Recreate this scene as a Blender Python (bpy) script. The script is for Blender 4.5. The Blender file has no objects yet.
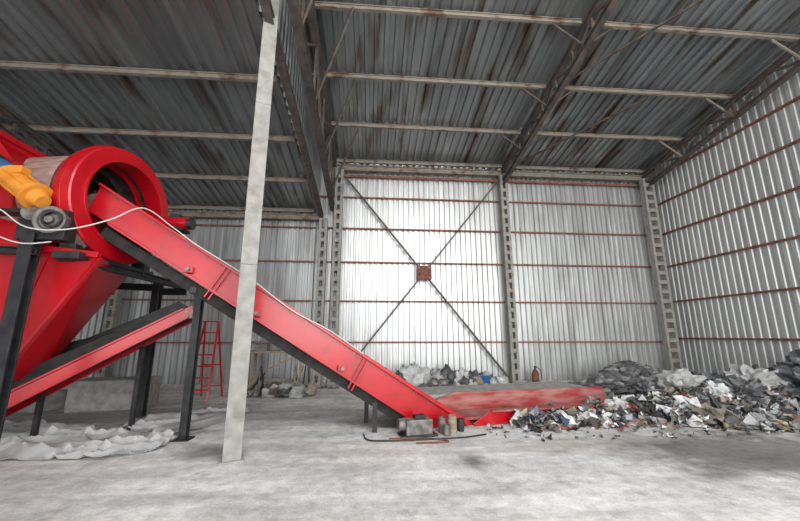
import bpy, bmesh, math, random
from mathutils import Vector, Matrix, noise
random.seed(7)
scene = bpy.context.scene
COL = scene.collection

# ------------------------------------------------------------------ materials
def mat(name, c1, c2=None, scale=4, rough=.5, metal=0, bump=0, stretch=(1,1,1), rvar=0, detail=6, lo=.35, hi=.65, c3=None, scale3=1, lo3=.55, hi3=.7, stretch3=(1,1,1), coat=0):
    m = bpy.data.materials.new(name); m.use_nodes = True
    nt = m.node_tree; N = nt.nodes; L = nt.links
    b = N['Principled BSDF']
    b.inputs['Roughness'].default_value = rough
    b.inputs['Metallic'].default_value = metal
    if coat:
        b.inputs['Coat Weight'].default_value = coat; b.inputs['Coat Roughness'].default_value = .15
    c2 = c2 or c1
    tc = N.new('ShaderNodeTexCoord')
    mp = N.new('ShaderNodeMapping'); mp.inputs['Scale'].default_value = stretch
    L.new(tc.outputs['Object'], mp.inputs['Vector'])
    n = N.new('ShaderNodeTexNoise'); n.inputs['Scale'].default_value = scale; n.inputs['Detail'].default_value = detail
    L.new(mp.outputs['Vector'], n.inputs['Vector'])
    r = N.new('ShaderNodeValToRGB')
    r.color_ramp.elements[0].position = lo; r.color_ramp.elements[1].position = hi
    r.color_ramp.elements[0].color = (*c1, 1); r.color_ramp.elements[1].color = (*c2, 1)
    L.new(n.outputs['Fac'], r.inputs['Fac'])
    out = r.outputs['Color']
    if c3:
        mp3 = N.new('ShaderNodeMapping'); mp3.inputs['Scale'].default_value = stretch3
        L.new(tc.outputs['Object'], mp3.inputs['Vector'])
        n3 = N.new('ShaderNodeTexNoise'); n3.inputs['Scale'].default_value = scale3; n3.inputs['Detail'].default_value = 8
        L.new(mp3.outputs['Vector'], n3.inputs['Vector'])
        r3 = N.new('ShaderNodeMapRange'); r3.inputs['From Min'].default_value = lo3; r3.inputs['From Max'].default_value = hi3
        L.new(n3.outputs['Fac'], r3.inputs['Value'])
        mx = N.new('ShaderNodeMix'); mx.data_type = 'RGBA'
        L.new(r3.outputs['Result'], mx.inputs['Factor'])
        L.new(out, mx.inputs['A']); mx.inputs['B'].default_value = (*c3, 1)
        out = mx.outputs['Result']
    L.new(out, b.inputs['Base Color'])
    if rvar:
        mr = N.new('ShaderNodeMapRange'); mr.inputs['To Min'].default_value = max(.05, rough-rvar); mr.inputs['To Max'].default_value = min(1, rough+rvar)
        L.new(n.outputs['Fac'], mr.inputs['Value']); L.new(mr.outputs['Result'], b.inputs['Roughness'])
    if bump:
        bp = N.new('ShaderNodeBump'); bp.inputs['Strength'].default_value = bump; bp.inputs['Distance'].default_value = .03
        L.new(n.outputs['Fac'], bp.inputs['Height']); L.new(bp.outputs['Normal'], b.inputs['Normal'])
    return m

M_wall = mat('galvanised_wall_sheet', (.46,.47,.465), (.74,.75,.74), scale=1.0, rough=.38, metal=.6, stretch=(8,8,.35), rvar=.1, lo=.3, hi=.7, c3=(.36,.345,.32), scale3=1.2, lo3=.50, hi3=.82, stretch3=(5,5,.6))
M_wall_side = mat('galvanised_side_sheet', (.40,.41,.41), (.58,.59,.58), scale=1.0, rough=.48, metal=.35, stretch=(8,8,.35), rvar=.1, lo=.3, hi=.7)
M_wall_shaded = mat('galvanised_wall_sheet_shaded', (.38,.39,.39), (.60,.61,.61), scale=1.0, rough=.40, metal=.6, stretch=(8,8,.35), rvar=.1, c3=(.26,.25,.24), scale3=1.2, lo3=.52, hi3=.8, stretch3=(4,4,.4))  # same sheet, darker: the left bay's weaker light is put into the colour
M_roof = mat('roof_sheet_weathered', (.29,.315,.33), (.52,.545,.555), scale=.9, rough=.30, metal=.8, stretch=(4,.25,1), lo=.3, hi=.7, c3=(.16,.125,.10), scale3=.8, lo3=.52, hi3=.70, stretch3=(4,.6,1))
M_rust = mat('rusty_red_primer', (.13,.045,.03), (.24,.10,.07), scale=9, rough=.8)
M_girt = mat('girt_red_brown', (.18,.06,.045), (.28,.13,.10), scale=7, rough=.75)
M_purlin = mat('purlin_beige_grey', (.22,.19,.155), (.36,.32,.27), scale=3, rough=.7, c3=(.13,.075,.05), scale3=3, lo3=.50, hi3=.66)
M_truss = mat('truss_dark_steel', (.055,.048,.045), (.12,.10,.09), scale=5, rough=.7, c3=(.16,.09,.065), scale3=3, lo3=.55,hi3=.7)
M_conc = mat('painted_column_grey', (.26,.25,.235), (.36,.35,.325), scale=6, rough=.85, bump=.2, c3=(.17,.155,.14), scale3=4, lo3=.55, hi3=.8)
M_red = mat('red_paint', (.42,.002,.008), (.52,.004,.012), scale=2, rough=.32, rvar=.08, c3=(.22,.02,.02), scale3=6, lo3=.58, hi3=.85, coat=.35)
M_reddust = mat('dusty_red_paint', (.33,.035,.035), (.42,.20,.18), scale=3, rough=.7, stretch=(.7,.7,3))
M_black = mat('black_steel', (.014,.014,.016), (.035,.035,.038), scale=6, rough=.5, metal=.2)
M_rubber = mat('black_rubber_belt', (.010,.010,.010), (.028,.026,.024), scale=8, rough=.85)
M_drum = mat('drum_dusty_pink', (.30,.15,.12), (.48,.34,.29), scale=4, rough=.65, stretch=(1,3,3))
M_inner = mat('drum_interior', (.03,.02,.02), (.08,.055,.05), scale=6, rough=.8)
M_orange = mat('orange_motor_paint', (.70,.23,.02), (.78,.33,.05), scale=4, rough=.4)
M_blue = mat('blue_paint', (.03,.10,.26), (.05,.14,.33), scale=4, rough=.4)
M_steel = mat('dirty_steel', (.11,.10,.095), (.28,.26,.24), scale=9, rough=.5, metal=.5)
M_cable = mat('white_cable', (.65,.65,.63), rough=.5)
M_tarp = mat('dusty_tarpaulin', (.38,.38,.38), (.58,.57,.56), scale=2, rough=.5, c3=(.24,.24,.24), scale3=4, lo3=.5, hi3=.8)
M_sack = mat('woven_sack', (.26,.265,.265), (.46,.46,.45), scale=6, rough=.75, bump=.6)
M_sackw = mat('white_plastic_bag', (.48,.49,.49), (.70,.70,.69), scale=6, rough=.45, bump=.6)
M_sackd = mat('dark_sack', (.05,.055,.06), (.13,.135,.14), scale=6, rough=.45, bump=.6)
M_rock = mat('grey_rubble', (.09,.09,.092), (.22,.22,.22), scale=3, rough=.9, bump=.5)
M_wood = mat('raw_wood', (.26,.20,.14), (.38,.31,.22), scale=5, rough=.8, stretch=(1,1,6))
M_block = mat('cast_concrete', (.30,.29,.275), (.46,.45,.43), scale=7, rough=.9, bump=.3)

def vcol_mat(name, rough=.6):
    m = bpy.data.materials.new(name); m.use_nodes = True
    nt=m.node_tree; b=nt.nodes['Principled BSDF']; b.inputs['Roughness'].default_value=rough
    a=nt.nodes.new('ShaderNodeVertexColor'); a.layer_name='Col'
    n=nt.nodes.new('ShaderNodeTexNoise'); n.inputs['Scale'].default_value=14
    tc=nt.nodes.new('ShaderNodeTexCoord'); nt.links.new(tc.outputs['Object'], n.inputs['Vector'])
    mr=nt.nodes.new('ShaderNodeMapRange'); mr.inputs['To Min'].default_value=.5; mr.inputs['To Max'].default_value=1.25
    nt.links.new(n.outputs['Fac'], mr.inputs['Value'])
    mx=nt.nodes.new('ShaderNodeVectorMath'); mx.operation='SCALE'
    nt.links.new(a.outputs['Color'], mx.inputs[0]); nt.links.new(mr.outputs['Result'], mx.inputs['Scale'])
    nt.links.new(mx.outputs['Vector'], b.inputs['Base Color'])
    return m
M_trash = vcol_mat('mixed_rubbish')

def floor_mat():
    m = bpy.data.materials.new('dusty_concrete_floor'); m.use_nodes=True
    nt=m.node_tree; N=nt.nodes; L=nt.links; b=N['Principled BSDF']
    tc=N.new('ShaderNodeTexCoord')
    def noi(scale, st=(1,1,1), det=8, rough=.6, off=(0,0,0)):
        mp=N.new('ShaderNodeMapping'); mp.inputs['Scale'].default_value=st; mp.inputs['Location'].default_value=off
        L.new(tc.outputs['Object'],mp.inputs['Vector'])
        n=N.new('ShaderNodeTexNoise'); n.inputs['Scale'].default_value=scale; n.inputs['Detail'].default_value=det; n.inputs['Roughness'].default_value=rough
        L.new(mp.outputs['Vector'],n.inputs['Vector']); return n.outputs['Fac']
    def rng(v,a,b_,c,d):
        r=N.new('ShaderNodeMapRange'); r.inputs['From Min'].default_value=a; r.inputs['From Max'].default_value=b_
        r.inputs['To Min'].default_value=c; r.inputs['To Max'].default_value=d; L.new(v,r.inputs['Value']); return r.outputs['Result']
    def mul(a,c):
        x=N.new('ShaderNodeMath'); x.operation='MULTIPLY'; L.new(a,x.inputs[0]); L.new(c,x.inputs[1]); return x.outputs[0]
    n1=rng(noi(.6),.3,.7,.70,1.16)
    n2=rng(noi(1.6,(.4,1.9,1)),.35,.7,.70,1.10)
    n3=rng(noi(7,det=10),.3,.7,.76,1.16)
    n4=rng(noi(40),.3,.7,.82,1.14)
    n5=rng(noi(2.4,(1,.8,1),10,.75,(5,3,0)),.54,.66,1,.70)
    v=mul(mul(mul(n1,n2),mul(n3,n4)),n5)
    wob=noi(1.6,det=7)
    wob2=noi(5,det=6)
    def mask(cx,cy,rx,ry,soft,amp):
        mp=N.new('ShaderNodeMapping'); mp.vector_type='POINT'
        mp.inputs['Location'].default_value=(-cx/rx,-cy/ry,0); mp.inputs['Scale'].default_value=(1/rx,1/ry,0)
        L.new(tc.outputs['Object'],mp.inputs['Vector'])
        ln=N.new('ShaderNodeVectorMath'); ln.operation='LENGTH'; L.new(mp.outputs['Vector'],ln.inputs[0])
        ad=N.new('ShaderNodeMath'); ad.operation='ADD'; L.new(ln.outputs['Value'],ad.inputs[0])
        w=rng(wob,.3,.7,-amp*.45,amp*.45); w2=rng(wob2,.3,.7,-.15,.15)
        a2=N.new('ShaderNodeMath'); a2.operation='ADD'; L.new(w,a2.inputs[0]); L.new(w2,a2.inputs[1])
        L.new(a2.outputs[0],ad.inputs[1]); return ad.outputs[0]
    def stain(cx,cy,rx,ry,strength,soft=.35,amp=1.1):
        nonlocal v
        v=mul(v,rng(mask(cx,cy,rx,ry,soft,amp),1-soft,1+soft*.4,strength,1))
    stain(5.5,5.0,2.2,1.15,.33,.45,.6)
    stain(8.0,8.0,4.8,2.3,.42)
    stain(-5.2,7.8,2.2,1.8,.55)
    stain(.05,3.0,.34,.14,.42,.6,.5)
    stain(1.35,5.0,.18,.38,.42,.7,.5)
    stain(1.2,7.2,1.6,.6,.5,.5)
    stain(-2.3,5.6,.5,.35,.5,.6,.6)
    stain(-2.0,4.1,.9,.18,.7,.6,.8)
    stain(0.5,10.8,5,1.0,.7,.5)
    cb=N.new('ShaderNodeCombineColor')
    for i,k in enumerate((.90,.885,.86)):
        q=N.new('ShaderNodeMath'); q.operation='MULTIPLY'; L.new(v,q.inputs[0]); q.inputs[1].default_value=k; L.new(q.outputs[0],cb.inputs[i])
    mk=rng(mask(3.0,5.6,1.1,.45,.6,1.2),.4,1.2,.35,0)
    mx=N.new('ShaderNodeMix'); mx.data_type='RGBA'; L.new(mk,mx.inputs['Factor']); L.new(cb.outputs[0],mx.inputs['A']); mx.inputs['B'].default_value=(.34,.24,.20,1)
    L.new(mx.outputs['Result'],b.inputs['Base Color'])
    L.new(rng(noi(3),.3,.7,.6,.95),b.inputs['Roughness'])
    bp=N.new('ShaderNodeBump'); bp.inputs['Strength'].default_value=.5; bp.inputs['Distance'].default_value=.02
    L.new(noi(7,det=10),bp.inputs['Height']); L.new(bp.outputs['Normal'],b.inputs['Normal'])
    return m
M_floor=floor_mat()

# ------------------------------------------------------------------ builder
class Builder:
    def __init__(s,name): s.name=name; s.v=[]; s.f=[]; s.mi=[]; s.sm=[]; s.mats=[]
    def m(s,mt):
        if mt not in s.mats: s.mats.append(mt)
        return s.mats.index(mt)
    def add(s,vs,fs,mt,smooth=False):
        o=len(s.v); s.v+= [tuple(x) for x in vs]; k=s.m(mt)
        for f in fs: s.f.append(tuple(o+i for i in f)); s.mi.append(k); s.sm.append(smooth)
    def hexa(s,c,ax,ay,az,mt):
        vs=[]
        for i in (-1,1):
            for j in (-1,1):
                for k in (-1,1): vs.append(Vector(c)+ax*i+ay*j+az*k)
        s.add(vs,[(0,1,3,2),(4,6,7,5),(0,4,5,1),(2,3,7,6),(0,2,6,4),(1,5,7,3)],mt)
    def box(s,c,size,mt,rz=0,rot=None):
        R=rot or Matrix.Rotation(rz,3,'Z')
        s.hexa(c,R@Vector((size[0]/2,0,0)),R@Vector((0,size[1]/2,0)),R@Vector((0,0,size[2]/2)),mt)
    def beam(s,p,q,w,h,mt,up=(0,0,1)):
        p=Vector(p);q=Vector(q);d=(q-p);l=d.length;d.normalize();u=Vector(up)
        if abs(d.dot(u))>.98: u=Vector((0,1,0))
        sd=d.cross(u).normalized();uu=sd.cross(d).normalized()
        s.hexa((p+q)/2,d*l/2,sd*w/2,uu*h/2,mt)
    def channel(s,p,q,w,h,t,mt,up=(0,0,1)):
        p=Vector(p);q=Vector(q);d=(q-p).normalized();u=Vector(up)
        if abs(d.dot(u))>.98: u=Vector((0,1,0))
        sd=d.cross(u).normalized();uu=sd.cross(d).normalized()
        s.beam(p+uu*(h/2-t/2),q+uu*(h/2-t/2),w,t,mt,up); s.beam(p-uu*(h/2-t/2),q-uu*(h/2-t/2),w,t,mt,up)
        s.beam(p,q,t,h-2*t,mt,up)
    def cyl(s,p,q,r,mt,seg=20,r2=None,caps=True):
        p=Vector(p);q=Vector(q);d=(q-p).normalized();a=d.orthogonal().normalized();b=d.cross(a)
        r2=r if r2 is None else r2; vs=[]
        for c,rr in((p,r),(q,r2)):
            for i in range(seg):
                t=2*math.pi*i/seg; vs.append(c+(a*math.cos(t)+b*math.sin(t))*rr)
        s.add(vs,[(i,(i+1)%seg,seg+(i+1)%seg,seg+i) for i in range(seg)],mt,True)
        if caps:
            s.add(vs[:seg],[tuple(range(seg))[::-1]],mt); s.add(vs[seg:],[tuple(range(seg))],mt)
    def lathe(s,c,axis,prof,mt,seg=48,closed=True):
        d=Vector(axis).normalized();a=d.orthogonal().normalized();b=d.cross(a);vs=[];n=len(prof)
        for i in range(seg):
            t=2*math.pi*i/seg
            for (x,r) in prof: vs.append(Vector(c)+d*x+(a*math.cos(t)+b*math.sin(t))*r)
        fs=[]
        for i in range(seg):
            j=(i+1)%seg
            for k in range(n if closed else n-1):
                l=(k+1)%n; fs.append((i*n+k,i*n+l,j*n+l,j*n+k))
        s.add(vs,fs,mt,False)
    def prism(s,pts,off,mt):
        n=len(pts);off=Vector(off);vs=[Vector(p) for p in pts]+[Vector(p)+off for p in pts]
        s.add(vs,[tuple(range(n)),tuple(range(2*n-1,n-1,-1))]+[(i,i+n,(i+1)%n+n,(i+1)%n) for i in range(n)],mt)
    def tube(s,pts,r,mt,seg=6,sub=6):
        P=[Vector(p) for p in pts];Q=[]
        for i in range(len(P)-1):
            a=P[max(i-1,0)];b=P[i];c=P[i+1];d=P[min(i+2,len(P)-1)]
            for k in range(sub):
                t=k/sub;Q.append(.5*((2*b)+(c-a)*t+(2*a-5*b+4*c-d)*t*t+(3*b-a-3*c+d)*t**3))
        Q.append(P[-1]);vs=[]
        for i,p in enumerate(Q):
            d=(Q[min(i+1,len(Q)-1)]-Q[max(i-1,0)]).normalized()
            a=d.cross(Vector((.1,.2,1))).normalized();b=d.cross(a)
            for k in range(seg):
                t=2*math.pi*k/seg;vs.append(p+(a*math.cos(t)+b*math.sin(t))*r)
        s.add(vs,[(i*seg+k,i*seg+(k+1)%seg,(i+1)*seg+(k+1)%seg,(i+1)*seg+k) for i in range(len(Q)-1) for k in range(seg)],mt,True)
    def blob(s,c,size,mt,amp=.3,sub=3,freq=1.6,flat=True,smooth=True,seed=None):
        bm=bmesh.new();bmesh.ops.create_icosphere(bm,subdivisions=sub,radius=1)
        o=Vector((random.random()*50,random.random()*50,random.random()*50)); R=Matrix.Rotation(random.random()*6.28,3,'Z')
        vs=[]
        for v in bm.verts:
            k=1+amp*noise.noise(v.co*freq+o)+amp*.5*noise.noise(v.co*freq*2.7+o)
            p=v.co*k
            if flat and p.z<-.55:p.z=-.55
            vs.append(Vector(c)+R@Vector((p.x*size[0],p.y*size[1],p.z*size[2])))
        s.add(vs,[tuple(v.index for v in f.verts) for f in bm.faces],mt,smooth);bm.free()
    def finish(s,bevel=0,parent=None):
        me=bpy.data.meshes.new(s.name);me.from_pydata(s.v,[],s.f)
        for m_ in s.mats:me.materials.append(m_)
        me.polygons.foreach_set('material_index',s.mi);me.polygons.foreach_set('use_smooth',s.sm);me.update()
        bm=bmesh.new();bm.from_mesh(me);bmesh.ops.recalc_face_normals(bm,faces=bm.faces);bm.to_mesh(me);bm.free()
        ob=bpy.data.objects.new(s.name,me);COL.objects.link(ob)
        if parent: ob.parent=parent
        if bevel:
            md=ob.modifiers.new('bevel','BEVEL');md.width=bevel;md.segments=2;md.limit_method='ANGLE'
        return ob

# ------------------------------------------------------------------ room shell
YB=12.1; SL=.176; XS=-1.95; XR=10.6; XL=-14.0
def roofz(y,low=False):
    base=5.7 if low else 7.6
    return base+(12-y)*SL if y>0 else base+12*SL+y*SL
def corrugated(name,p0,du,length,nrm,zb,zt,pitch,depth,mt,roof=None):
    B=Builder(name);du=Vector(du);nr=Vector(nrm);u=0;P=[]
    prof=[(0,0),(.34,0),(.44,1),(.90,1)]
    while u<length:
        for a,h in prof:
            uu=min(u+a*pitch,length);P.append((uu,h*depth))
        u+=pitch
    P.append((length,0))
    vs=[]
    for uu,h in P:
        b=Vector(p0)+du*uu+nr*h; vs+= [(b.x,b.y,zb(uu)),(b.x,b.y,zt(uu))]
    B.add(vs,[(2*i,2*i+2,2*i+3,2*i+1) for i in range(len(P)-1)],mt)
    return B.finish()
def box_obj(name,c,s,mt):
    B=Builder(name);B.box(c,s,mt);return B.finish()

box_obj('floor',((XL+XR)/2+.2,2.1,-.1),(XR-XL+.8,20.4,.2),M_floor)
M_ground=mat('yard_ground',(.45,.43,.40),(.55,.53,.50),scale=1,rough=.9)
box_obj('ground',(0,-28,-.16),(80,39.6,.2),M_ground)
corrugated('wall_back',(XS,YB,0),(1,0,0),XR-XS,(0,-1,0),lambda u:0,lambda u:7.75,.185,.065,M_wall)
corrugated('wall_back_low',(XL,YB,0),(1,0,0),XS-XL,(0,-1,0),lambda u:0,lambda u:5.9,.185,.065,M_wall_shaded)
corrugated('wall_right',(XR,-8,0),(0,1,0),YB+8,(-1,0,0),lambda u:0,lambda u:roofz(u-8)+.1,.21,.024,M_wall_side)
corrugated('wall_left',(XL,-8,0),(0,1,0),YB+8,(1,0,0),lambda u:0,lambda u:roofz(u-8,True)+.1,.21,.03,M_wall_shaded)
corrugated('wall_front',(XL,-8,0),(1,0,0),3.2,(0,1,0),lambda u:0,lambda u:roofz(-8,True),.21,.03,M_wall_shaded)
corrugated('wall_step',(XS,-8,0),(0,1,0),YB+8,(1,0,0),lambda u:roofz(u-8,True)-.05,lambda u:roofz(u-8)+.1,.25,.04,M_roof)
def roof(name,x0,x1,low):
    B=Builder(name);P=[];x=x0
    while x<x1:
        for a,h in [(0,0),(.38,0),(.48,1),(.90,1)]:P.append((min(x+a*.24,x1),h*.065))
        x+=.24
    P.append((x1,0))
    ys=[YB+.1,8.6,4.5,0,-4,-8.2]
    vs=[]
    for px,h in P:
        for y in ys:vs.append((px,y,roofz(y,low)+.12+h))
    n=len(ys)
    B.add(vs,[(i*n+k,(i+1)*n+k,(i+1)*n+k+1,i*n+k+1) for i in range(len(P)-1) for k in range(n-1)],M_roof)
    return B.finish()
roof('ceiling',XS,XR+.1,False); roof('ceiling_low',XL-.1,XS,True)

PY=[11.75,10.0,8.25,6.5,4.8,3.1,1.4,-.4,-2.2,-4,-5.8,-7.6]
for i,y in enumerate(PY):
    B=Builder('roof_purlin')
    z=roofz(y)+.03
    for a,b in((-1.85,4.68),(4.72,XR-.1)):
        dz=random.uniform(-.02,.02)
        B.channel((a,y,z+dz),(b,y,z-dz),.08,.12,.018,M_purlin)
    B.finish()
    B=Builder('roof_purlin_low'); z=roofz(y,True)+.03
    B.channel((XL+.05,y,z),(XS-.05,y,z),.08,.12,.018,M_purlin); B.finish()

def truss(name,x,dtop,dbot,low=False,y0=11.8,y1=-7.5,step=1.1,w=.12,diag=M_truss,mt=M_truss):
    B=Builder(name)
    def T(y):return Vector((x,y,roofz(y,low)-dtop))
    def L(y):return Vector((x,y,roofz(y,low)-dbot))
    for a,b in((y0,0),(0,y1)):
        B.channel(T(a),T(b),w,w,.025,mt);B.channel(L(a),L(b),w,w,.025,mt)
    y=y0;k=0
    while y-step>y1:
        a,b=(T(y),L(y-step)) if k%2 else (L(y),T(y-step))
        B.beam(a,b,.06,.06,diag,up=(1,0,0)); B.beam(T(y),L(y),.05,.05,diag,up=(1,0,0)); y-=step;k+=1
    return B.finish()
truss('roof_truss',-1.4,.12,1.75,step=1.5,w=.16)
truss('roof_truss',4.7,.14,.62,step=.8,w=.13)
truss('roof_truss',10.15,.14,.62,step=.9,w=.13)
truss('roof_truss_low',-8.0,.14,.55,low=True,step=.8,w=.12)
B=Builder('roof_truss_low')
for a,b in((11.8,0),(0,-7.5)):
    B.channel((-1.78,a,roofz(a,True)-.12),(-1.78,b,roofz(b,True)-.12),.14,.16,.025,M_truss)
B.finish()

B=Builder('roof_wind_bracing')
def rz(y,d=.12):return roofz(y)-d
for (x0,y0_,x1,y1_) in((4.8,8.2,7.6,4.9),(4.8,11.7,7.6,8.3)):
    B.beam((x0,y0_,rz(y0_)),(x1,y1_,rz(y1_)),.045,.045,M_truss)
for y in(10,8.25,6.5,4.8):
    B.beam((4.7,y,rz(y,.6)),(5.4,y,rz(y,.06)),.04,.04,M_truss)
    B.beam((4.7,y,rz(y,.6)),(4.0,y,rz(y,.06)),.04,.04,M_truss)
    B.beam((10.15,y,rz(y,.6)),(9.4,y,rz(y,.06)),.04,.04,M_purlin)
for y in (10.9,9.1,7.3,5.6):
    B.beam((-1.4,y,rz(y,1.7)),(-.5,y-.9,rz(y-.9,.1)),.045,.045,M_truss)
B.finish()

for z in(1.38,2.72,4.05,5.25,6.4):
    B=Builder('wall_girt')
    B.beam((XS+.05,12.0,z),(XR-.08,12.0,z),.06,.05,M_girt); B.finish()
    if z<5.6:
        B=Builder('wall_girt'); B.beam((XL+.1,12.0,z),(XS-.02,12.0,z),.06,.05,M_girt); B.finish()
for z in(1.5,2.75,4.0,5.2,6.35,7.4,8.45):
    y1=11.9 if z<7.4 else 12-(z-7.6+.25)/SL
    B=Builder('wall_girt'); B.beam((XR-.07,-7.5,z),(XR-.07,y1,z),.06,.055,M_rust); B.finish()
B=Builder('eave_beam')
B.channel((-1.3,11.8,7.42),(XR-.1,11.8,7.42),.14,.2,.025,M_purlin)
B.beam((-1.3,11.93,7.18),(XR-.1,11.93,7.18),.06,.08,M_girt)
B.finish()
B=Builder('eave_beam')
B.channel((XL+.1,11.8,5.55),(-1.7,11.8,5.55),.14,.18,.025,M_purlin)
B.finish()
B=Builder('baseboard_back');B.box(((XS+XR)/2,12.0,.07),(XR-XS-.2,.06,.14),M_block);B.finish()
B=Builder('baseboard_left');B.box(((XL+XS)/2,12.0,.07),(XS-XL-.2,.06,.14),M_block);B.finish()

def column(x,y,h,w=.3,d=.22,mt=M_conc):
    B=Builder('steel_lattice_column')
    for sx in(-1,1):
        B.box((x+sx*(w/2-.045),y,h/2),(.09,d,h),mt)
    z=.12
    while z<h-.1:
        B.box((x,y,z),(w-.12,d*.9,.13),mt); z+=.33
    B.box((x,y,.02),(.42,.36,.04),M_steel)
    B.finish(.006)
column(-1.2,11.75,7.3,.28); column(-1.68,11.75,5.5,.28); column(4.68,11.75,7.3,.28)
column(10.12,11.6,7.3,.42,.2); column(-8,11.75,5.3,.28)

B=Builder('cross_bracing')
B.beam((-1.0,11.86,7.1),(4.5,11.86,.25),.05,.08,M_truss,up=(0,1,0))
B.beam((4.5,11.80,7.1),(-1.0,11.80,.25),.05,.08,M_truss,up=(0,1,0))
B.box((1.75,11.76,3.68),(.5,.03,.48),M_rust)
for i in(-1,1):
    for j in(-1,1):B.cyl((1.75+i*.18,11.75,3.68+j*.17),(1.75+i*.18,11.73,3.68+j*.17),.025,M_steel,8)
B.finish()

B=Builder('support_pillar')
B.box((-1.8,5.25,3.85),(.23,.19,7.7),M_conc,rz=.35)
B.box((-1.8,5.25,.012),(.3,.3,.024),M_block,rz=.35)
for z in(2.6,5.2):B.box((-1.8,5.25,z),(.236,.196,.02),M_steel,rz=.35)
B.finish(.012)

# ------------------------------------------------------------------ inclined conveyor
D=Vector((-.977,-.215,0)); NF=Vector((-.215,.977,0)); P0=Vector((1.8,6.82,0)); SLP=.631
def cp(s,z,o=0):
    q=P0+D*s+NF*o; return Vector((q.x,q.y,z))
def top(s):return SLP*s
W=.8
B=Builder('inclined_conveyor')
S1=6.15
for o in(0,W-.03):
    pts=[cp(-.1,.0,o),cp(-.02,.06,o),cp(S1,top(S1),o),cp(S1+.12,top(S1)-.42,o),cp(S1-.2,top(S1-.2)-.5,o),cp(.83,.0,o)]
    B.prism(pts,NF*.03,M_red)
    oo=o-.03 if o==0 else o+.03
    B.beam(cp(.05,top(.05)+.0,oo+.0),cp(S1,top(S1),oo),.09,.035,M_red)
    B.beam(cp(.95,top(.95)-.53,oo),cp(S1-.2,top(S1-.2)-.5,oo),.09,.035,M_red)
    for s in(1.9,4.2):
        for e in(0,.06):
            B.beam(cp(s+e,top(s+e)+.01,oo),cp(s+e+.28,top(s+e+.28)-.68,oo),.07,.025,M_red)
B.beam(cp(.15,top(.15)-.16,W/2),cp(S1+.1,top(S1+.1)-.16,W/2),W-.08,.03,M_rubber)
B.beam(cp(.95,top(.95)-.62,W/2),cp(S1-.1,top(S1-.1)-.66,W/2),W-.06,.16,M_rubber)
B.cyl(cp(S1+.05,top(S1)-.3,.04),cp(S1+.05,top(S1)-.3,W-.04),.17,M_steel)
for i in range(24):
    s=.5+i*.24; B.box(cp(s,top(s)-.12,W/2),(.03,W-.1,.07),M_rubber,rz=math.atan2(D.y,D.x))
for s in(1.0,2.35,3.75,4.8):
    B.box(cp(s,top(s)-.42,-.06),(.13,.08,.1),M_red,rz=.217)
    B.cyl(cp(s,top(s)-.42,-.1),cp(s,top(s)-.42,-.15),.03,M_steel,10)
for i in range(20):
    s=.8+i*.27
    B.cyl(cp(s,top(s)-.07,-.0),cp(s,top(s)-.07,-.018),.014,M_steel,8)
q=cp(4.72,0,.5)
B.channel((q.x,q.y,0),(q.x,q.y,top(4.72)-.62),.11,.13,.02,M_black)
B.box((q.x,q.y,.01),(.25,.25,.02),M_black)
B.beam(cp(4.72,top(4.72)-.68,0),cp(4.72,top(4.72)-.68,W),.1,.1,M_black)
for l in(.05,W-.05):
    B.beam(cp(1.75,0,l),cp(1.75,top(1.75)-.62,l),.08,.08,M_black)
mp_=cp(5.35,top(5.35)+.18,W-.05)
B.cyl(mp_+Vector((-.2,0,.0)),mp_+Vector((.28,0,.0)),.12,M_red)
B.cyl(mp_+Vector((.28,0,0)),mp_+Vector((.36,0,0)),.10,M_black)
B.box(mp_+Vector((0,0,-.12)),(.5,.3,.05),M_black)
B.box(mp_+Vector((.05,0,.13)),(.16,.14,.08),M_black)
def tp(s,z,o=0):return cp(-s,z,o)
B.prism([tp(-.3,0,W-.03),tp(-.3,.35,W-.03),tp(.1,.46,W-.03),tp(3.9,.42,W-.03),tp(4.1,0,W-.03)],NF*.04,M_reddust)
B.prism([tp(0.05,0,-.1),tp(.05,.05,-.1),tp(.4,.24,-.1),tp(3.7,.19,-.1),tp(3.8,0,-.1)],NF*.04,M_red)
B.beam(tp(.4,.24,-.1),tp(3.7,.2,-.1),.1,.03,M_reddust)
B.beam(tp(-.3,.10,W/2),tp(3.9,.10,W/2),W-.1,.05,M_reddust)
for i in range(9):B.beam(tp(.3+i*.43,.02,W+.03),tp(.3+i*.43,.42,W+.03),.05,.05,M_reddust)
conveyor=B.finish(.004)
B=Builder('concrete_slab')
B.prism([tp(-.9,0,W+.12),tp(3.7,0,W+.12),tp(3.7,0,W+1.3),tp(-.9,0,W+1.3)],(0,0,.40),M_block)
B.finish(.03)

# ------------------------------------------------------------------ drum machine
B=Builder('drum_shredder')
ax=Vector((.985,-.17,0)).normalized(); C=Vector((-4.2,5.92,3.68))
B.lathe(C,ax,[(-.13,.94),(.13,.94),(.15,.92),(.15,.75),(.11,.71),(-.13,.71)],M_red,72)
B.lathe(C,ax,[(.10,.75),(.18,.75),(.18,.71),(.10,.71)],M_red,72)
B.lathe(C,ax,[(-.02,.97),(.03,.97),(.03,.93),(-.02,.93)],M_red,72)
B.lathe(C-ax*.2,ax,[(-.02,.90),(.03,.90),(.03,.8),(-.02,.8)],M_inner,72)
B.lathe(C-ax*1.35,ax,[(0,.84),(1.22,.84)],M_drum,72,closed=False)
B.lathe(C-ax*1.35,ax,[(0,.79),(1.24,.79),(1.24,.71)],M_inner,72,closed=False)
B.lathe(C-ax*1.35,ax,[(0,.88),(.10,.88),(.10,.83),(0,.83)],M_red,72)
B.cyl(C-ax*1.36,C-ax*1.33,.84,M_inner,48)
for k in(.3,.6,.9):B.lathe(C-ax*k,ax,[(0,.79),(.03,.79),(.03,.70),(0,.70)],M_red if k<.5 else M_inner,48)
B.box((-6.45,6.1,3.9),(1.9,1.9,1.15),M_red)
B.box((-6.45,6.1,4.5),(2.0,2.0,.08),M_red)
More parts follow.
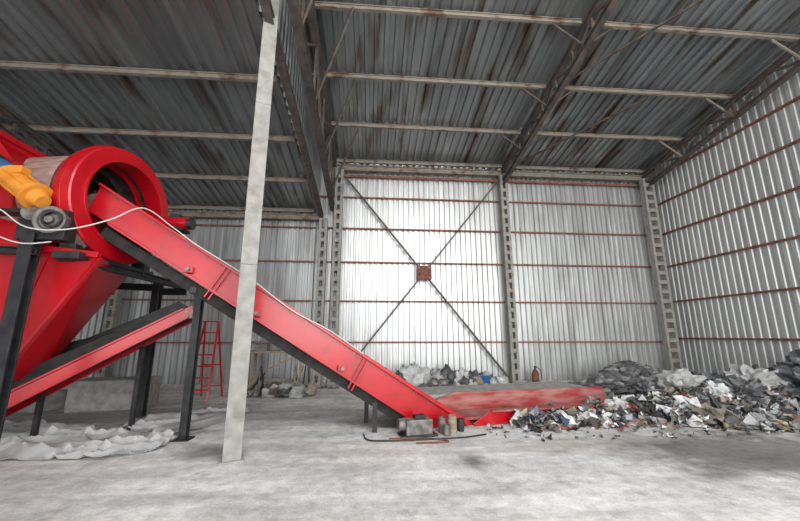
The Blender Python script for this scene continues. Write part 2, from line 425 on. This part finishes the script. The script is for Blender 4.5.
B.prism([(-5.5,5.2,3.3),(-5.5,5.2,4.4),(-5.25,5.2,4.1),(-5.1,5.2,3.3)],(0,1.8,0),M_red)
a=[(-7.3,5.25,3.05),(-3.85,5.25,2.68),(-4.3,6.6,2.68),(-7.3,6.6,3.05)]
b=[(-5.75,5.6,.95),(-5.2,5.6,.95),(-5.2,6.3,.95),(-5.75,6.3,.95)]
B.add(a+b,[(0,1,5,4),(1,2,6,5),(2,3,7,6),(3,0,4,7),(0,3,2,1),(4,5,6,7)],M_red)
B.beam((-7.3,5.22,3.08),(-3.85,5.22,2.71),.08,.08,M_red)
B.beam(a[1],b[1],.06,.05,M_red)
for t in(.35,.6,.8):
    p=Vector(a[0]).lerp(Vector(a[1]),t);q=Vector(b[0]).lerp(Vector(b[1]),t)
    B.beam(p+Vector((0,-.01,0)),q+Vector((0,-.01,0)),.02,.05,M_red,up=(1,0,0))
B.add([(-7.3,5.3,3.05),(-4.45,5.3,2.75),(-4.45,6.9,2.75),(-7.3,6.9,3.05),(-7.3,5.4,3.6),(-5.0,5.4,3.3),(-5.0,6.8,3.3),(-7.3,6.8,3.6)],
      [(0,1,5,4),(1,2,6,5),(2,3,7,6),(3,0,4,7),(4,5,6,7),(0,3,2,1)],M_red)
B.channel((-4.6,5.02,0),(-4.6,5.02,2.95),.17,.15,.025,M_black)
B.channel((-7.3,5.02,2.82),(-4.5,5.02,2.70),.12,.10,.02,M_black)
B.channel((-4.02,5.3,2.62),(-4.02,8.1,2.62),.12,.12,.02,M_black)
B.channel((-4.6,8.0,2.52),(-4.0,8.0,2.52),.12,.14,.025,M_black)
B.channel((-4.6,8.0,0),(-4.6,8.0,2.7),.15,.15,.025,M_black)
B.channel((-7.3,8.0,0),(-7.3,8.0,2.7),.15,.15,.025,M_black)
B.channel((-7.3,8.0,2.7),(-4.6,8.0,2.6),.12,.14,.025,M_black)
B.channel((-7.3,5.02,0),(-7.3,5.02,2.8),.15,.15,.025,M_black)
for sgn in(-1,1):
    t=Vector((0,0,-.92))*.8+Vector((.17,.985,0))*sgn*.62
    q=C+t; B.cyl(q-ax*.1,q+ax*.1,.13,M_steel); B.box(q-Vector((0,0,.2)),(.22,.16,.25),M_black)
B.box(C+Vector((0.02,0,-1.0)),(.35,1.7,.1),M_black)
B.box((-4.5,5.1,3.08),(.62,.2,.42),M_black)
q=Vector((-4.36,4.98,3.13))
B.lathe(q,(.15,-1,0),[(-.06,.19),(.06,.19),(.06,.14),(.02,.13),(.02,.05),(.08,.05),(.08,0.001),(-.06,0.001)],M_steel,32)
B.lathe(q+Vector((.05,-.04,0)),(.15,-1,0),[(0,.12),(.05,.12),(.05,.09),(0,.09)],M_black,32)
q=Vector((-4.62,5.0,3.25));B.lathe(q,(.15,-1,0),[(-.05,.13),(.05,.13),(.05,.001),(-.05,.001)],M_steel,24)
d=Vector((.62,-.1,-.42)).normalized(); p=Vector((-5.06,5.0,3.78))
B.cyl(p,p+d*.55,.15,M_orange,28); B.cyl(p+d*.55,p+d*.62,.19,M_orange,28); B.cyl(p+d*.62,p+d*.75,.13,M_orange,28,.09)
for k in range(10):
    t=k/10*6.283; o=d.orthogonal().normalized(); o2=d.cross(o)
    r=(o*math.cos(t)+o2*math.sin(t)); B.beam(p+d*.05+r*.155,p+d*.5+r*.155,.012,.02,M_orange,up=tuple(r))
B.box(p+d*.25+Vector((0,-.05,.17)),(.18,.14,.1),M_orange)
B.cyl(p-d*.22,p,.14,M_blue,28);B.cyl(p-d*.4,p-d*.22,.15,M_black,28)
B.box((-4.95,5.12,3.28),(.6,.2,.06),M_black)
B.finish(.004)

B=Builder('power_cable')
B.tube([(-5.6,4.9,3.5),(-4.95,4.85,3.25),(-4.5,4.8,2.98),(-4.0,4.8,2.96),(-3.6,4.95,3.15),(-3.35,5.2,3.42),cp(5.1,top(5.1)+.06,-.09),cp(4.7,top(4.7)+.03,-.1),cp(3.9,top(3.9)+.05,-.1),cp(3.2,top(3.2)-.02,-.1),cp(2.6,top(2.6)+.05,-.1),cp(2.0,top(2.0)+.03,-.1)],.009,M_cable)
B.tube([(-5.7,4.9,3.35),(-5.1,4.86,2.98),(-4.6,4.85,2.78),(-4.2,4.85,2.8)],.009,M_cable)
B.finish()
B=Builder('loose_cable')
B.tube([(-.1,6.3,.02),(.0,5.95,.02),(.5,5.9,.02),(1.0,5.95,.02),(1.5,6.0,.02),(1.9,6.15,.02)],.012,M_black)
B.tube([(.3,5.98,.03),(.9,5.99,.02),(1.2,5.8,.02),(.7,5.75,.02)],.013,M_rust)
B.finish()

# lower discharge conveyor
B=Builder('discharge_conveyor')
A0=Vector((-6.0,5.75,.10)); A1=Vector((-3.15,6.5,1.92)); dd=(A1-A0); dh=Vector((dd.x,dd.y,0)).normalized(); nn=Vector((-dh.y,dh.x,0))
for o in(0,.75):
    B.prism([A0+nn*o,A1+nn*o,A1+nn*o+Vector((.05,.01,.20)),A1+nn*o+Vector((-.12,-.03,.12)),A0+nn*o+Vector((0,0,.24))],nn*.03,M_red)
    B.beam(A0+nn*o+Vector((0,0,.24)),A1+nn*o+Vector((-.1,-.03,.13)),.07,.03,M_red)
    B.beam(A0+nn*o,A1+nn*o,.08,.03,M_red)
B.beam(A0+nn*.39+Vector((0,0,.12)),A1+nn*.39+Vector((0,0,.05)),.68,.03,M_rubber)
B.prism([A0+nn*.79+Vector((0,0,.2)),A1+nn*.79+Vector((0,0,.1)),A1+nn*.79+Vector((-.35,-.09,.32)),A0+nn*.79+Vector((1.2,.3,1.45)),A0+nn*.79+Vector((0,0,1.1))],nn*.03,M_black)
B.prism([A0+nn*.02+Vector((0,0,.26)),A0+nn*.02+dd*.86+Vector((0,0,.17)),A0+nn*.02+dd*.78+Vector((0,0,.34)),A0+nn*.02+Vector((0,0,.56))],nn*.02,M_rubber)
B.cyl(A1+Vector((0,0,.05)),A1+nn*.75+Vector((0,0,.05)),.08,M_steel)
for s,o in((.32,0.4),(.72,.7)):
    q=A0+dd*s+nn*o; B.beam((q.x,q.y,0),(q.x,q.y,q.z),.07,.07,M_black)
B.finish(.004)

B=Builder('concrete_block');B.box((-5.75,9.0,.32),(1.5,.8,.64),M_block,rz=.2);B.finish(.03)
B=Builder('concrete_block');B.box((-7.3,8.9,.2),(.9,.6,.4),M_block,rz=-.2);B.finish(.03)

def tarp(name,poly,res,amp,mt,seed):
    def inside(x,y):
        c=False;n=len(poly);j=n-1
        for i in range(n):
            xi,yi=poly[i];xj,yj=poly[j]
            if (yi>y)!=(yj>y) and x<(xj-xi)*(y-yi)/(yj-yi)+xi:c=not c
            j=i
        return c
    xs=[p[0] for p in poly];ys=[p[1] for p in poly];x0,x1,y0,y1=min(xs),max(xs),min(ys),max(ys)
    nx=int((x1-x0)/res);ny=int((y1-y0)/res);vs=[];idx={};fs=[]
    for i in range(nx+1):
        for j in range(ny+1):
            x=x0+i*res;y=y0+j*res
            wx=x+.12*noise.noise(Vector((x*2,y*2,seed)));wy=y+.12*noise.noise(Vector((x*2,y*2,seed+9)))
            if inside(wx,wy):
                q=Vector((x*.8+y*.9,y*2.2-x*.9,seed));r=1-abs(noise.noise(q))*5.0;r2=1-abs(noise.noise(Vector((x*2.6-y*.6,y*1.1+x*.5,seed+4))))*5.0
                z=.012+amp*max(0,r)+amp*.6*max(0,r2)+.02*max(0,noise.noise(q*3))
                idx[i,j]=len(vs);vs.append((x,y,z))
    for i in range(nx):
        for j in range(ny):
            k=[(i,j),(i+1,j),(i+1,j+1),(i,j+1)]
            if all(t in idx for t in k):fs.append(tuple(idx[t] for t in k))
    B=Builder(name);B.add(vs,fs,mt,False);o=B.finish()
    md=o.modifiers.new('s','SOLIDIFY');md.thickness=.006;md.offset=1
tarp('tarpaulin',[(-7.2,5.6),(-5.0,5.4),(-3.4,5.35),(-2.95,5.8),(-3.0,6.3),(-4.4,6.75),(-5.0,7.3),(-7.2,7.3)],.035,.10,M_tarp,3.1)
tarp('tarpaulin',[(-4.4,6.95),(-3.1,6.5),(-2.9,7.0),(-2.45,8.3),(-3.0,8.6),(-4.3,7.9)],.035,.07,M_tarp,8.4)

B=Builder('step_ladder')
lx,ly=-4.25,10.0
for s in(-1,1):
    B.beam((lx+s*.27,ly-.45,0),(lx+s*.17,ly,1.95),.05,.03,M_red)
    B.beam((lx+s*.27,ly+.45,0),(lx+s*.17,ly,1.95),.04,.03,M_red)
for k in range(1,7):
    t=k/7;B.box((lx,ly-.45*(1-t),1.95*t),(.54-.2*t,.09,.03),M_red)
for k in(1,3,5):
    t=k/7;B.beam((lx-.27+.1*t,ly+.45*(1-t),1.95*t),(lx+.27-.1*t,ly+.45*(1-t),1.95*t),.02,.03,M_red)
B.box((lx,ly,1.96),(.4,.22,.03),M_red)
B.finish()
B=Builder('workbench')
for x in(-3.5,-2.15):
    for y in(10.9,11.5):B.beam((x,y,0),(x,y,1.1),.07,.07,M_wood)
B.box((-2.82,11.2,1.13),(1.6,.8,.05),M_wood)
B.beam((-3.5,10.9,.35),(-2.15,10.9,.35),.05,.07,M_wood);B.beam((-3.5,10.9,.35),(-2.15,10.9,1.05),.04,.05,M_wood)
B.box((-3.2,11.1,1.25),(.35,.3,.2),M_steel);B.cyl((-2.6,11.1,1.155),(-2.6,11.1,1.42),.08,M_sack);B.box((-2.3,11.3,1.22),(.3,.3,.13),M_steel)
B.beam((-3.7,10.95,1.4),(-1.95,10.95,1.46),.04,.06,M_steel)
B.beam((-3.5,10.95,1.1),(-3.5,10.95,1.45),.05,.05,M_wood);B.beam((-2.15,10.95,1.1),(-2.15,10.95,1.45),.05,.05,M_wood)
B.finish()
B=Builder('scrap_pile')
for i in range(34):
    s=random.uniform(.08,.2)
    B.blob((-3.6+random.random()*2.0,10.0+random.random()*.55,s*.5+random.random()*.12),(s*1.3,s,s),random.choice([M_rock,M_sackd,M_steel,M_sack,M_wood,M_sack]),.6,2,1.6,True,False)
for i in range(16):
    x=-3.5+random.random()*1.7; B.beam((x,10.1,.05),(x+random.uniform(-.3,.4),10.5,random.uniform(.3,.8)),.035,.045,random.choice([M_steel,M_wood,M_black]))
B.finish()

B=Builder('scrap_pile')
def sack(x,y,w,h,mt):
    B.blob((x,y,h*.52),(w,w*.8,h),mt,.55,4,1.8)
    B.blob((x+.03,y,h*1.35),(w*.3,w*.25,h*.28),mt,.5,2,2,flat=False)
sack(1.3,11.15,.44,.46,M_sackw);sack(1.85,11.0,.34,.38,M_sack);sack(2.35,11.2,.30,.40,M_sackd);sack(.9,11.0,.3,.3,M_sackd);sack(2.75,11.2,.30,.38,M_sackw);sack(3.7,11.3,.24,.28,M_sackw);sack(3.2,11.3,.3,.34,M_sackd)
for i in range(60):
    x=.5+random.random()*3.5;s=random.uniform(.07,.2)
    B.blob((x,10.75+random.random()*.7,s*.5+random.random()*.15),(s*1.3,s,s),random.choice([M_rock,M_sackd,M_steel,M_sack,M_sackw,M_wood]),.6,2,1.6,True,False)
for i in range(20):
    x=.8+random.random()*2.8; B.beam((x,10.9,.04),(x+random.uniform(-.5,.5),11.3,random.uniform(.2,.9)),.04,.05,random.choice([M_steel,M_wood,M_rust,M_conc]))
B.box((3.3,10.95,.22),(.4,.35,.42),M_blue,rz=.3); B.box((3.9,10.9,.2),(.3,.25,.4),M_sack,rz=.3)
B.finish()
B=Builder('fire_extinguisher')
B.lathe((5.25,11.5,0),(0,0,1),[(0,.001),(0,.10),(.03,.11),(.42,.11),(.5,.07),(.54,.035),(.6,.035),(.6,.001)],M_rust,20,closed=False)
B.box((5.25,11.46,.62),(.05,.14,.04),M_black);B.tube([(5.3,11.45,.6),(5.4,11.42,.5),(5.4,11.42,.25)],.012,M_black)
B.finish()
B=Builder('wooden_plank');B.beam((4.9,10.5,.03),(5.7,10.6,.03),.25,.05,M_wood);B.finish()

B=Builder('gear_motor')
B.box((.78,6.25,.13),(.45,.26,.26),M_steel,rz=.2);B.box((.78,6.25,.02),(.6,.34,.04),M_black,rz=.2)
B.cyl((.46,6.2,.17),(.66,6.23,.17),.1,M_steel);B.box((.81,6.25,.29),(.18,.14,.06),M_black,rz=.2)
B.finish(.012)
def can(x,y,r,h,mt,name='metal_can'):
    B=Builder(name);B.lathe((x,y,0),(0,0,1),[(0,.001),(0,r*.92),(.02,r),(h*.5,r),(h*.52,r*1.04),(h*.54,r),(h,r),(h,r*.9),(.03,r*.88),(.03,.001)],mt,24,closed=False);B.finish()
can(1.22,6.38,.07,.24,M_steel);can(1.39,6.38,.075,.27,M_wood);can(1.26,6.2,.06,.16,M_steel);can(1.55,6.45,.06,.2,M_black)
can(-.05,10.9,.14,.32,M_steel,'bucket')

# ------------------------------------------------------------------ rubbish heap
G=[(9.3,7.7,2.3,1.0,.50),(5.9,7.3,1.6,.65,.26),(10.3,6.9,1.2,.9,.42),(7.4,7.1,1.4,.75,.28),(3.6,6.75,1.1,.35,.16)]
def hh(x,y):
    z=0
    for cx,cy,rx,ry,h in G:z+=h*math.exp(-((x-cx)/rx)**2-((y-cy)/ry)**2)
    z+=.09*noise.noise(Vector((x*1.6,y*1.6,3)))+.05*noise.noise(Vector((x*5,y*5,1)))
    return z-.08
vs=[];fs=[];cols=[];idx={}
XM=XR-.12
res=.1;nx=int((XM-2.5)/res);ny=int(3.6/res)
for i in range(nx+1):
    for j in range(ny+1):
        x=2.5+i*res;y=5.9+j*res;idx[i,j]=len(vs);vs.append((x,y,max(-.03,hh(x,y))))
for i in range(nx):
    for j in range(ny):
        k=[idx[i,j],idx[i+1,j],idx[i+1,j+1],idx[i,j+1]]
        if max(vs[t][2] for t in k)>-.02:
            fs.append(tuple(k));g=random.uniform(.04,.11);cols.append((g,g*.97,g*.93))
pal=[((.50,.50,.49),4.5),((.80,.80,.79),5.5),((.26,.26,.26),5),((.12,.115,.11),8),((.04,.04,.042),8),((.34,.29,.24),5),((.12,.18,.28),.8),((.40,.10,.09),.9),((.42,.36,.22),.9),((.12,.22,.15),.3),((.38,.44,.48),1.2),((.42,.30,.27),1.3)]
pc=[p[0] for p in pal];pw=[p[1] for p in pal]
def piece(x,y,z,s):
    n=random.choice([2,3,3]);o=len(vs);R=Matrix.Rotation(random.random()*6.28,3,'Z')@Matrix.Rotation(random.gauss(0,.7),3,'X')@Matrix.Rotation(random.gauss(0,.5),3,'Y')
    asp=random.uniform(.35,1);c=random.choices(pc,pw)[0]
    for a in range(n+1):
        for b in range(n+1):
            p=Vector(((a/n-.5)*s+random.gauss(0,s*.09),(b/n-.5)*s*asp+random.gauss(0,s*.09),random.gauss(0,s*.16)))
            q=R@p; vs.append((min(x+q.x,XM),y+q.y,max(.005,z+q.z)))
    for a in range(n):
        for b in range(n):
            fs.append((o+a*(n+1)+b,o+(a+1)*(n+1)+b,o+(a+1)*(n+1)+b+1,o+a*(n+1)+b+1))
            k=random.uniform(.8,1.15);cols.append(tuple(min(1,t*k) for t in c))
cnt=0
while cnt<7500:
    x=random.uniform(2.6,XM-.05);y=random.uniform(6.1,9.4);h=hh(x,y)
    if h<.0 and random.random()>.02:continue
    piece(x,y,max(0,h)+random.uniform(0,.06),random.choice([.06,.09,.12,.16,.22,.32]));cnt+=1
for i in range(240):
    piece(random.uniform(2.0,9.5),random.uniform(5.7,6.9),.02,random.uniform(.03,.09))
me=bpy.data.meshes.new('rubbish_heap');me.from_pydata(vs,[],fs);me.materials.append(M_trash)
ca=me.color_attributes.new('Col','FLOAT_COLOR','CORNER');buf=[]
for p in me.polygons:
    for _ in range(p.loop_total):buf+= [*cols[p.index],1]
ca.data.foreach_set('color',buf)
heap=bpy.data.objects.new('rubbish_heap',me);COL.objects.link(heap)
for k,(x,y,w,h,m_) in enumerate([(6.6,7.5,.45,.34,M_sack),(5.9,7.6,.3,.22,M_sackd),(9.0,7.0,.5,.36,M_sackd),(8.2,7.5,.42,.3,M_sack),(9.8,7.4,.5,.42,M_sackd),(7.4,6.9,.28,.22,M_sackd),(9.6,6.7,.32,.26,M_sackd),(4.9,7.2,.2,.15,M_sackw),(9.4,8.2,.45,.36,M_sackd),(7.6,7.7,.4,.3,M_sackd),(8.7,6.6,.26,.2,M_sackw),(6.9,7.0,.22,.17,M_sackw)]):
    B=Builder('bag_%d'%(k+1));B.blob((x,y,max(0,hh(x,y))+h*.35),(w,w*.8,h),m_,.8,4,2.4,flat=False,smooth=False);B.finish(parent=heap)

# grey rubble heap
B=Builder('rubble_heap')
def h2(x,y):return .74*math.exp(-((x-7.75)/1.25)**2-((y-10.5)/.6)**2)
gv=[];gf=[];n=24
for i in range(n+1):
    for j in range(n+1):
        x=5.8+i*4.1/n;y=9.75+j*1.9/n;gv.append((x,y,h2(x,y)-.02))
for i in range(n):
    for j in range(n):gf.append((i*(n+1)+j,(i+1)*(n+1)+j,(i+1)*(n+1)+j+1,i*(n+1)+j+1))
B.add(gv,gf,M_rock)
for i in range(560):
    x=random.gauss(7.75,1.0);y=random.gauss(10.45,.4)
    if x>9.8 or y>11.3 or x<5.9 or y<9.75:continue
    s=random.uniform(.05,.16);B.blob((x,y,max(0,h2(x,y))+s*.2),(s*1.3,s,s*.7),random.choice([M_rock,M_rock,M_rock,M_sackd,M_sack]),.6,1,1.5,False,False)
B.finish()

# ------------------------------------------------------------------ light
w=bpy.data.worlds.new('overcast_sky');scene.world=w;w.use_nodes=True
w.node_tree.nodes['Background'].inputs['Color'].default_value=(.93,.96,1,1)
w.node_tree.nodes['Background'].inputs['Strength'].default_value=2.7
def area(name,loc,target,sx,sy,e,col=(1,1,1)):
    l=bpy.data.lights.new(name,'AREA');l.shape='RECTANGLE';l.size=sx;l.size_y=sy;l.energy=e;l.color=col
    o=bpy.data.objects.new(name,l);COL.objects.link(o);o.location=loc
    o.rotation_euler=(Vector(target)-Vector(loc)).to_track_quat('-Z','Y').to_euler();return o
area('gate_daylight',(6.2,-7.8,4.2),(6.2,8,2.6),11,7,1200,(1,.99,.97))
area('machine_fill_light',(-6.0,-7.6,2.8),(-5.0,6,2.6),7,4.5,230,(1,.99,.97))  # unseen fill lamp, added to brighten the front of the machine
area('floor_fill_light',(1,-1.5,8.6),(.6,5.5,0),12,3,900,(1,.99,.98))  # added fill lamp below the ridge to brighten the floor; roof is closed

cam=bpy.data.cameras.new('camera');co=bpy.data.objects.new('camera',cam);COL.objects.link(co)
co.location=(0,0,1.6);co.rotation_euler=(math.radians(90+11.9),0,math.radians(-4.5))
cam.lens=16;cam.sensor_width=36;cam.clip_start=.05;cam.clip_end=200
scene.camera=co
scene.view_settings.view_transform='Standard'
scene.view_settings.look='None'
scene.view_settings.exposure=0
